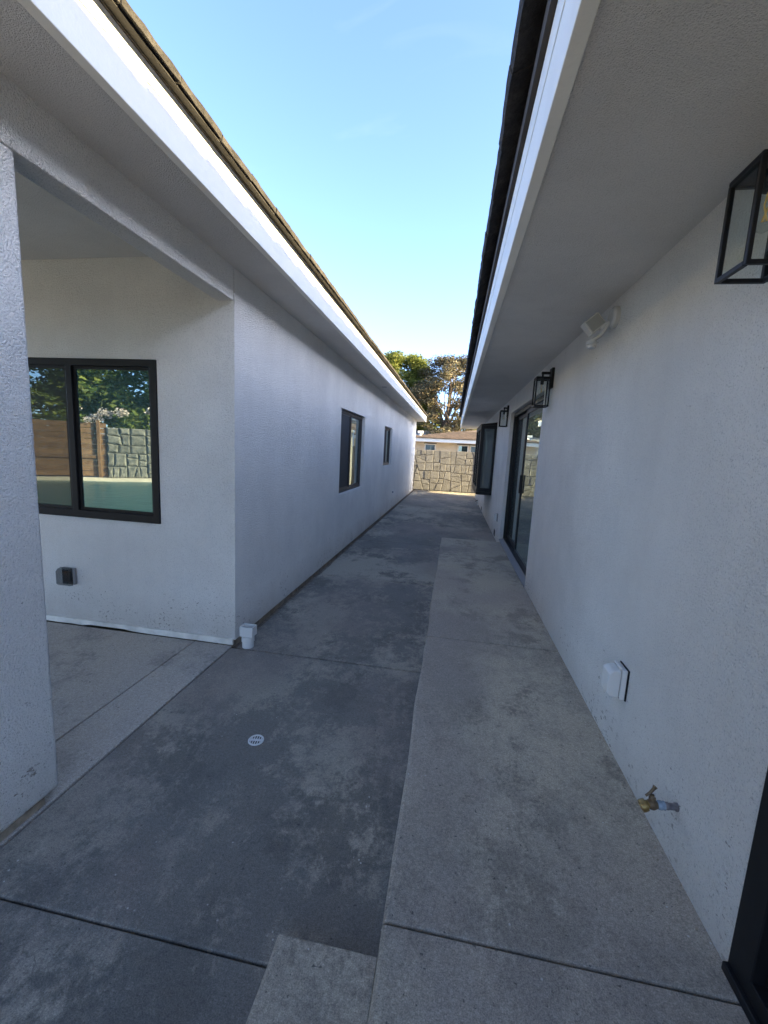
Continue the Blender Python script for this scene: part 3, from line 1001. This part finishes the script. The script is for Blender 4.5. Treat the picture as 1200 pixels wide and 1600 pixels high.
ox, oy = -3.012, 2.845
t = thing('outlet_cover', (ox, oy, 0.41), 'smoky clear outlet cover on the patio wall below the window', 'outlet cover')
obj('box', MB().box((ox - 0.052, oy - 0.026, 0.345), (ox + 0.062, oy - 0.0005, 0.482)), 'grey_plastic', t, 0.004)
obj('socket', MB().box((ox - 0.032, oy - 0.034, 0.370), (ox + 0.036, oy - 0.0265, 0.458)), 'bronze', t, 0.003)
obj('cover', MB().prism([(ox - 0.058, oy - 0.027, 0.338), (ox - 0.058, oy - 0.062, 0.345), (ox - 0.058, oy - 0.076, 0.360), (ox - 0.058, oy - 0.076, 0.462), (ox - 0.058, oy - 0.060, 0.480), (ox - 0.058, oy - 0.027, 0.487)], (0.110, 0, 0)), 'smoke', t, 0.005)

t = thing('outlet_cover', (xr(7.85), 7.85, 0.38), 'small pale outlet cover on the wall strip between bay window and sliding door', 'outlet cover')
wx = xr(7.85)
obj('box', MB().box((wx - 0.022, 7.79, 0.36), (wx - 0.0005, 7.90, 0.50)), 'grey_plastic', t, 0.003)
obj('cover', MB().box((wx - 0.060, 7.80, 0.365), (wx - 0.0225, 7.89, 0.495)), 'white_plastic', t, 0.008)

# hose-bib pipe far along the right wall
wx = xr(13.2)
t = thing('hose_tap', (wx, 13.2, 0.05), 'far small pale tap and pipe low on the right wall past the bay window', 'tap')
obj('pipe', MB().tube([(wx - 0.03, 13.2, -0.05), (wx - 0.035, 13.2, 0.10), (wx - 0.04, 13.19, 0.16)], [0.016, 0.016, 0.014], 10), 'white_plastic', t, smooth=True)
obj('spout', MB().tube([(wx - 0.04, 13.19, 0.155), (wx - 0.085, 13.17, 0.15), (wx - 0.10, 13.165, 0.11)], [0.014, 0.014, 0.016], 10), 'old_brass', t, smooth=True)

# ------------------------------------------------------------------ hose bib near the camera
ty, tz = 1.50, 0.335
wx = xr(ty)
t = thing('hose_tap', (wx, ty, tz), 'brass hose tap on a corroded pipe, sticking out low on the right wall', 'tap')
obj('pipe', MB().lathe((wx + 0.005, ty, tz), (-1, 0, -0.06), [(0, 0.0145), (0.012, 0.0145), (0.013, 0.0115), (0.034, 0.0115), (0.036, 0.013), (0.046, 0.013)], 18), 'galv', t, smooth=True)
obj('coupling', MB().lathe((wx - 0.040, ty, tz - 0.0027), (-1, 0, -0.06), [(0, 0.012), (0.003, 0.0155), (0.010, 0.0140), (0.014, 0.0160), (0.022, 0.0150), (0.026, 0.0125)], 18), 'tape', t, smooth=True)
bd = obj('valve_body', MB().lathe((wx - 0.066, ty, tz - 0.0042), (-1, 0, -0.10), [(0, 0.0125), (0.006, 0.015), (0.016, 0.0185), (0.026, 0.0165), (0.034, 0.0120)], 18), 'old_brass', t, smooth=True)
obj('bonnet', MB().lathe((wx - 0.083, ty, tz + 0.004), (-0.12, 0.15, 1), [(0, 0.012), (0.016, 0.0115), (0.018, 0.0085), (0.026, 0.0075)], 14), 'old_brass', bd, smooth=True)
obj('lever', MB().tube([(wx - 0.106, ty + 0.006, tz + 0.020), (wx - 0.092, ty + 0.008, tz + 0.032), (wx - 0.080, ty + 0.010, tz + 0.050), (wx - 0.076, ty + 0.011, tz + 0.058)], [0.004, 0.005, 0.0055, 0.0085], 10), 'old_brass', t, smooth=True)
obj('spout', MB().lathe((wx - 0.094, ty - 0.001, tz - 0.004), (-0.93, -0.10, -0.45), [(0, 0.013), (0.008, 0.0145), (0.010, 0.0205), (0.022, 0.0215), (0.030, 0.0205), (0.031, 0.014), (0.020, 0.012)], 20), 'brass', t, smooth=True)

# ------------------------------------------------------------------ floor drain
dx, dy, dr = -0.923, 1.887, 0.041
t = thing('floor_drain', (dx, dy, 0.0), 'round white slotted drain grate set in the dark concrete', 'drain')
ring = MB()
ring.lathe((dx, dy, 0.0005), (0, 0, 1), [(0, dr * 0.80), (0.0045, dr * 0.80), (0.0055, dr * 0.84), (0.0055, dr * 0.95), (0.003, dr), (0, dr)], 36, cap=False)
obj('rim', ring, 'white_plastic', t, smooth=True)
obj('sump_shade', MB().lathe((dx, dy, 0.0004), (0, 0, 1), [(0, dr * 0.80), (0.0006, dr * 0.80)], 30), 'felt', t)  # flat black disc painting the shaded hollow below the bars
ang = math.radians(8)
ax, ay = Vector((math.cos(ang), math.sin(ang), 0)), Vector((-math.sin(ang), math.cos(ang), 0))
rz_ = Matrix.Rotation(ang, 3, 'Z')
ctr = Vector((dx, dy, 0.0))
for k in range(-2, 3):
    hx = k * dr * 0.30
    hl = math.sqrt(max(0, (dr * 0.82) ** 2 - hx ** 2))
    obj('bar', MB().box((dx + hx - 0.0026, dy - hl, 0.0015), (dx + hx + 0.0026, dy + hl, 0.0046), rz_, ctr), 'white_plastic', t)
obj('bar', MB().box((dx - dr * 0.8, dy - 0.0065, 0.0016), (dx + dr * 0.8, dy + 0.0065, 0.0050), rz_, ctr), 'white_plastic', t)

# ------------------------------------------------------------------ downspout stub
cx, cy = -1.462, 2.845
t = thing('downspout_stub', (cx, cy, 0), 'short white downspout adapter standing at the corner of the left house', 'drain pipe')
obj('pipe', MB().lathe((cx, cy, 0.0), (0, 0, 1), [(0, 0.043), (0.045, 0.043), (0.047, 0.048), (0.086, 0.047), (0.090, 0.040)], 28), 'white_plastic', t, smooth=True)
obj('adapter', MB().panel('z', 0.092, 0.168, (cx - 0.050, cx + 0.054), (cy - 0.040, cy + 0.040), [(cx - 0.043, cx + 0.047, cy - 0.033, cy + 0.033)]), 'white_plastic', t, 0.003)
obj('inner', MB().box((cx - 0.0435, cy - 0.0335, 0.110), (cx + 0.0475, cy + 0.0335, 0.118)), 'plinth', t)

# ------------------------------------------------------------------ flagstone wall closing the passage
def split_poly(poly, target, rr, out, tm=1.0):
    P = poly
    area = 0.5 * abs(sum(P[i][0] * P[(i + 1) % len(P)][1] - P[(i + 1) % len(P)][0] * P[i][1] for i in range(len(P))))
    if area < target * rr.uniform(0.55, 1.9):
        out.append(P)
        return
    xs = [p[0] for p in P]
    ys = [p[1] for p in P]
    wide = (max(xs) - min(xs)) > (max(ys) - min(ys)) * rr.uniform(0.75, 1.35)
    cx_ = (max(xs) + min(xs)) / 2 + (max(xs) - min(xs)) * rr.uniform(-0.17, 0.17)
    cy_ = (max(ys) + min(ys)) / 2 + (max(ys) - min(ys)) * rr.uniform(-0.17, 0.17)
    tilt = rr.choice([rr.uniform(-0.08, 0.08), rr.uniform(-0.2, 0.2), rr.uniform(-0.5, 0.5)])
    tilt *= tm
    nx, ny = (1, tilt) if wide else (tilt, 1)
    d = lambda p: (p[0] - cx_) * nx + (p[1] - cy_) * ny
    A, B = [], []
    for i in range(len(P)):
        p, q = P[i], P[(i + 1) % len(P)]
        dp, dq = d(p), d(q)
        (A if dp >= 0 else B).append(p)
        if dp * dq < 0:
            s = dp / (dp - dq)
            m = (p[0] + (q[0] - p[0]) * s, p[1] + (q[1] - p[1]) * s)
            A.append(m)
            B.append(m)
    if len(A) < 3 or len(B) < 3:
        out.append(P)
        return
    split_poly(A, target, rr, out, tm)
    split_poly(B, target, rr, out, tm)


def stones(parent, w, h, target, gap, depth, mat, mapf, rr, bulge, tm=1.0):
    polys = []
    split_poly([(0, 0), (w, 0), (w, h), (0, h)], target, rr, polys, tm)
    for P in polys:
        cx_ = sum(p[0] for p in P) / len(P)
        cy_ = sum(p[1] for p in P) / len(P)
        # subdivide edges and roughen them
        Q = []
        for i in range(len(P)):
            p, q = P[i], P[(i + 1) % len(P)]
            ln = math.hypot(q[0] - p[0], q[1] - p[1])
            for k in range(3 if ln > 0.18 else 1):
                s = k / (3 if ln > 0.18 else 1)
                Q.append((p[0] + (q[0] - p[0]) * s, p[1] + (q[1] - p[1]) * s))
        def ring(inset, dz):
            out = []
            for (a, b) in Q:
                r_ = math.hypot(a - cx_, b - cy_) + 1e-6
                s = max(0.1, 1 - (inset + rr.uniform(0, gap * 0.5)) / r_)
                out.append(mapf(cx_ + (a - cx_) * s, cy_ + (b - cy_) * s, dz))
            return out
        dz = depth * rr.uniform(0.75, 1.2)
        n = len(Q)
        mb = MB()
        mb.v = ring(gap, 0) + ring(gap, dz * 0.75) + ring(gap + bulge, dz)
        for lv in (0, 1):
            for k in range(n):
                mb.f.append((lv * n + k, lv * n + (k + 1) % n, (lv + 1) * n + (k + 1) % n, (lv + 1) * n + k))
        mb.f.append(tuple(2 * n + k for k in range(n)))
        mb.f.append(tuple(range(n))[::-1])
        obj('stone', mb, mat, parent)


YW = 17.25
SW = thing('stone_wall', (0, YW, 0), 'tan flagstone garden wall closing the far end of the passage', 'wall')
obj('wall_core', MB().box((-9.0, YW + 0.024, -0.15), (0.985, YW + 0.30, 1.640)), 'mortar', SW)
stones(SW, 5.27, 1.645, 0.105, 0.0115, 0.021, 'stone_far', lambda a, b, c: (-4.3 + a, YW + 0.026 - c, b), random.Random(21), 0.012)
GW = thing('stucco_wall', (4, 16.9, 0), 'white stucco yard wall with white cap, hidden round the far right corner', 'wall')
obj('wall', MB().box((0.99, 17.226, -0.1), (9.0, 17.45, 2.2)), 'stucco', GW)
obj('wall_cap', MB().box((0.97, 17.15, 2.201), (9.0, 17.5, 2.30)), 'white_paint', GW, 0.01)

# ------------------------------------------------------------------ house beyond the wall
FH = thing('house', (0, 21.5, 0), 'cream stucco house with brown shingle roof behind the stone wall', 'house')
fw = [(-1.53, -0.96, 0.95, 1.975), (0.12, 0.66, 0.95, 1.985), (0.72, 1.30, 0.95, 1.985)]
obj('wall', MB().panel('y', 21.5, 21.7, (-2.1, 7.5), (-0.1, 2.15), fw), 'cream', FH)
for (a, b, c, d) in fw:
    w_ = obj('window', MB().panel('y', 21.48, 21.54, (a + 0.002, b - 0.002), (c, d - 0.002), [(a + 0.05, b - 0.05, c + 0.05, d - 0.05)]), 'white_paint', FH)
    obj('pane', MB().box((a + 0.045, 21.505, c + 0.045), (b - 0.045, 21.515, d - 0.045)), 'pane', w_)
    obj('trim', MB().box((a - 0.03, 21.46, d + 0.001), (b + 0.03, 21.499, d + 0.045)), 'rake', w_)
obj('fascia_board', MB().box((-2.35, 20.96, 2.055), (8.0, 21.0, 2.225)), 'white_paint', FH)
obj('soffit', MB().box((-2.3, 21.001, 2.152), (8.0, 21.70, 2.17)), 'white_paint', FH)
# hipped roof: course after course of shingles on the front slope
hip = 0.19
mb = MB()
mb.v = [(-2.4, 20.9, 2.235), (8.4, 20.9, 2.235), (4.0, 25.3, 2.235 + 4.4 * hip), (2.0, 25.3, 2.235 + 4.4 * hip), (-2.4, 29.7, 2.235), (8.4, 29.7, 2.235)]
mb.f = [(0, 1, 2, 3), (0, 3, 4), (4, 3, 2, 5), (1, 5, 2), (0, 4, 5, 1)]
obj('roof', mb, 'shingle', FH)
for c in range(9):
    t0 = 0.02 + c * 0.30
    a0, a1 = -2.4 + t0 + 0.05, 8.4 - t0 - 0.1
    xx = a0
    zz = 2.237 + t0 * hip
    while xx < min(a1, 2.6):
        wd = R.uniform(0.28, 0.40)
        if xx > -3.0:
            obj('shingle', MB().prism([(xx, 20.88 + t0, zz + 0.004), (xx, 20.88 + t0, zz + 0.026), (xx, 20.88 + t0 + 0.33, zz + 0.026 + 0.33 * hip - 0.02), (xx, 20.88 + t0 + 0.33, zz + 0.33 * hip + 0.001)], (wd - 0.008, 0, 0)), 'shingle', FH)
        xx += wd

BH = thing('house', (0, 31, 0), 'low house with pale grey roof seen over the brown shingle roof', 'house')
obj('wall', MB().box((-8, 31.0, -0.1), (8, 36, 2.55)), 'cream', BH)
obj('roof', MB().prism([(-8.5, 30.4, 2.50), (-8.5, 30.4, 2.60), (-8.5, 33.5, 3.22), (-8.5, 36.6, 2.60), (-8.5, 36.6, 2.50)], (17, 0, 0)), 'shingle_grey', BH)
t = thing('roof_vent', (-1.84, 22.25, 2.35), 'small white vent box on the far roof beside the left eave end', 'roof vent')
obj('cap', MB().box((-1.98, 22.1, 2.50), (-1.70, 22.4, 2.62)), 'white_paint', t, 0.02)
obj('duct', MB().lathe((-1.84, 22.25, 2.3), (0, 0, 1), [(0, 0.08), (0.21, 0.08)], 14), 'white_paint', t, smooth=True)

# ------------------------------------------------------------------ trees
def leaf_cloud(clumps, n, size, rng, flat=0.4, shell=0.55):
    """many leaf-sized faces through ellipsoidal clumps"""
    cs = np.array([c[:3] for c in clumps])
    rs = np.array([c[3:6] for c in clumps])
    wgt = rs.prod(axis=1) ** 0.75
    pick = rng.choice(len(clumps), n, p=wgt / wgt.sum())
    d = rng.normal(size=(n, 3))
    d /= np.linalg.norm(d, axis=1)[:, None]
    rad = rng.random(n) ** shell
    c = cs[pick] + d * rs[pick] * rad[:, None]
    a = rng.normal(size=(n, 3))
    a[:, 2] *= flat
    a /= np.linalg.norm(a, axis=1)[:, None]
    b = rng.normal(size=(n, 3))
    b -= (b * a).sum(1)[:, None] * a
    b /= np.linalg.norm(b, axis=1)[:, None]
    s = size * rng.uniform(0.55, 1.4, n)[:, None]
    v = np.empty((n, 4, 3))
    v[:, 0] = c - a * s
    v[:, 1] = c + b * s * 0.45
    v[:, 2] = c + a * s
    v[:, 3] = c - b * s * 0.45
    return v.reshape(-1, 3), n


def cloud_obj(name, clumps, n, size, mat, parent, rng, **kw):
    v, n = leaf_cloud(clumps, n, size, rng, **kw)
    o = Vector((0, 0, 0))
    p = parent
    while p is not None:
        o += p.location
        p = p.parent
    v = v - np.array(o)
    me = bpy.data.meshes.new(name)
    me.vertices.add(len(v))
    me.vertices.foreach_set('co', v.ravel())
    me.loops.add(4 * n)
    me.loops.foreach_set('vertex_index', np.arange(4 * n, dtype=np.int32))
    me.polygons.add(n)
    me.polygons.foreach_set('loop_start', np.arange(0, 4 * n, 4, dtype=np.int32))
    me.polygons.foreach_set('loop_total', np.full(n, 4, dtype=np.int32))
    me.update()
    me.validate()
    ob = link(name, me, mat, parent)
    return ob


def tree(x, y, h, spread, z_lo, nclump, nleaf, size, mat, label, seed, name='tree', twig=True, cr=(0.5, 1.0)):
    rr = random.Random(seed)
    rng = np.random.default_rng(seed)
    t = thing(name, (x, y, 0), label, 'tree')
    tips = []
    tr = MB()
    tr.tube([(x, y, -0.2), (x + 0.1, y, h * 0.2), (x - 0.1, y + 0.1, h * 0.45), (x + 0.05, y, h * 0.7)], [0.26, 0.2, 0.15, 0.06], 9)
    obj('trunk', tr, 'bark', t, smooth=True)
    for k in range(nclump):
        a = rr.uniform(0, 2 * math.pi)
        f = rr.random()
        zz = z_lo + (h - z_lo) * (f ** 0.8)
        prof_ = math.sin(math.pi * min(1, 0.14 + 0.80 * f)) ** 0.6
        r_ = spread * prof_ * math.sqrt(rr.uniform(0.05, 1))
        c = (x + r_ * math.cos(a), y + r_ * math.sin(a) * 0.8, min(zz, h - 0.2))
        s = rr.uniform(*cr)
        tips.append((*c, s * rr.uniform(0.8, 1.2), s * rr.uniform(0.8, 1.2), s * rr.uniform(0.55, 0.8)))
    if twig:
        for c in tips[:26]:
            z0 = max(1.0, c[2] * rr.uniform(0.35, 0.62))
            mid = ((x + c[0]) / 2 + rr.uniform(-.3, .3), (y + c[1]) / 2, (z0 + c[2]) / 2 + 0.3)
            obj('branch', MB().tube([(x, y, z0), mid, c[:3]], [0.07, 0.045, 0.015], 5), 'bark', t, smooth=True)
    cloud_obj('crown', tips, nleaf, size, mat, t, rng)
    return t


tree(-4.6, 34, 8.75, 3.0, 2.4, 115, 70000, 0.085, 'leaf_green', 'bushy yellow-green tree rising behind the end of the left roof', 5)
tree(-0.75, 32.5, 8.4, 2.75, 2.4, 100, 38000, 0.072, 'leaf_brown', 'airy olive-brown tree with gaps of sky beside the right eave', 11, cr=(0.38, 0.8))
tree(3.4, 34, 8.6, 2.4, 2.6, 40, 9000, 0.13, 'leaf_brown', 'olive-brown tree mostly hidden behind the right roof', 17)
tree(-2.9, 38, 5.2, 2.6, 1.8, 30, 9000, 0.13, 'leaf_green', 'low dark green tree between the two tall trees', 23, twig=False)
tree(1.2, 40, 4.6, 2.8, 1.8, 30, 9000, 0.13, 'leaf_green', 'low green tree behind the foot of the airy brown tree', 29, twig=False)

# ------------------------------------------------------------------ back yard mirrored in the patio window, and an added unseen bounce slab
W0 = Vector((-12.8, -7.9, 0))
UX, UN = Vector((0.857, -0.515, 0)), Vector((0.515, 0.857, 0))
def yard(s, d, z):
    p = W0 + UX * s + UN * d
    return (p.x, p.y, z)
structure('bounce_slab', MB().box((-3.0, -14.0, -0.14), (14.0, -3.004, -0.005)), 'conc_bounce')  # unseen slab added behind the camera to bounce sunlight into the passage
structure('pool_deck', MB().prism([yard(-9, 9.2, -0.1), yard(10, 9.2, -0.1), yard(10, 11.5, -0.1), yard(-9, 11.5, -0.1)], (0, 0, 0.06)), 'conc_patio')
structure('pool_water', MB().quad(yard(-8, 0.42, -0.09), yard(10, 0.42, -0.09), yard(10, 9.0, -0.09), yard(-8, 9.0, -0.09)), 'water')
structure('pool_coping', MB().prism([yard(-8.2, 0.06, -0.15), yard(10.2, 0.06, -0.15), yard(10.2, 0.42, -0.15), yard(-8.2, 0.42, -0.15)], (0, 0, 0.17)), 'cap')
YWL = thing('stone_wall', tuple(W0), 'dark rock retaining wall behind the pool, mirrored in the patio window', 'wall')
obj('wall_core', MB().prism([yard(0.1, -0.4, -0.1), yard(9.5, -0.4, -0.1), yard(9.5, 0.0, -0.1), yard(0.1, 0.0, -0.1)], (0, 0, 1.95)), 'mortar', YWL)
stones(YWL, 5.6, 1.85, 0.16, 0.012, 0.10, 'rock', lambda a, b, c: yard(0.15 + a, c - 0.002, b + 0.02), random.Random(6), 0.06, 0.55)
WF = thing('wood_fence', tuple(W0), 'brown horizontal board fence beside the pool, mirrored in the patio window', 'fence')
for k in range(10):
    z = 0.06 + k * 0.195
    obj('board', MB().prism([yard(-6.5, -0.02, z), yard(0.14, -0.02, z), yard(0.14, 0.02, z), yard(-6.5, 0.02, z)], (0, 0, 0.183)), 'fence', WF)
for s in (-6.4, -4.3, -2.2, -0.1):
    obj('post', MB().prism([yard(s - 0.05, 0.021, 0), yard(s + 0.05, 0.021, 0), yard(s + 0.05, 0.10, 0), yard(s - 0.05, 0.10, 0)], (0, 0, 2.08)), 'fence', WF)
obj('rail', MB().prism([yard(-2.1, 0.022, 0.72), yard(-0.2, 0.022, 0.72), yard(-0.2, 0.07, 0.72), yard(-2.1, 0.07, 0.72)], (0, 0, 0.10)), 'fence', WF)
rng = np.random.default_rng(3)
hedge = []
rr = random.Random(9)
for k in range(150):
    p = yard(rr.uniform(-7, 6), rr.uniform(-3.2, -0.9), 0)
    s = rr.uniform(0.7, 1.2)
    hedge.append((p[0], p[1], 1.7 + 5.4 * rr.random() ** 1.5, s, s, s * 0.8))
HG = thing('hedge', yard(0, -2, 0), 'tall sunlit green hedge above the pool wall, mirrored in the patio window', 'hedge')
obj('stem', MB().tube([yard(0, -2, -0.1), yard(0.1, -2, 2.5)], [0.12, 0.06], 8), 'bark', HG)
cloud_obj('foliage', hedge, 90000, 0.12, 'leaf_hedge', HG, rng)
fl = []
for k in range(26):
    s_ = rr.uniform(-0.8, 4.5)
    p = yard(s_, rr.uniform(-0.5, 0.05), 0)
    fl.append((p[0], p[1], 2.0 + rr.uniform(0, 0.55), 0.22, 0.22, 0.16))
cloud_obj('blossom', fl, 1500, 0.05, 'petal', HG, rng)

# ------------------------------------------------------------------ crumbs of old stucco and grit along the wall feet
rr = random.Random(41)
mb = MB()
for k in range(130):
    side = rr.random()
    if side < 0.45:
        y = 2.9 + 9 * rr.random() ** 2
        x = xl(y) + 0.05 + abs(rr.gauss(0, 0.07))
        z = 0.0
    elif side < 0.8:
        y = 1.25 + 3.4 * rr.random()
        x = xr(y) - 0.006 - abs(rr.gauss(0, 0.035))
        z = 0.12
    else:
        y, x, z = rr.uniform(1.0, 6.5), rr.uniform(-1.35, -0.2), 0.0
    r_ = rr.uniform(0.0014, 0.0042) * (1.3 if side < 0.8 else 0.8)
    pts = []
    n = 5
    a0 = rr.uniform(0, 6.28)
    for j in range(n):
        a = a0 + 2 * math.pi * j / n
        q = r_ * rr.uniform(0.6, 1.25)
        pts.append((x + q * math.cos(a), y + q * math.sin(a), z + 0.0004))
    mb.prism(pts, (0, 0, r_ * rr.uniform(0.5, 1.1)))
obj('stucco_crumbs', mb, 'footing', kind='stuff')
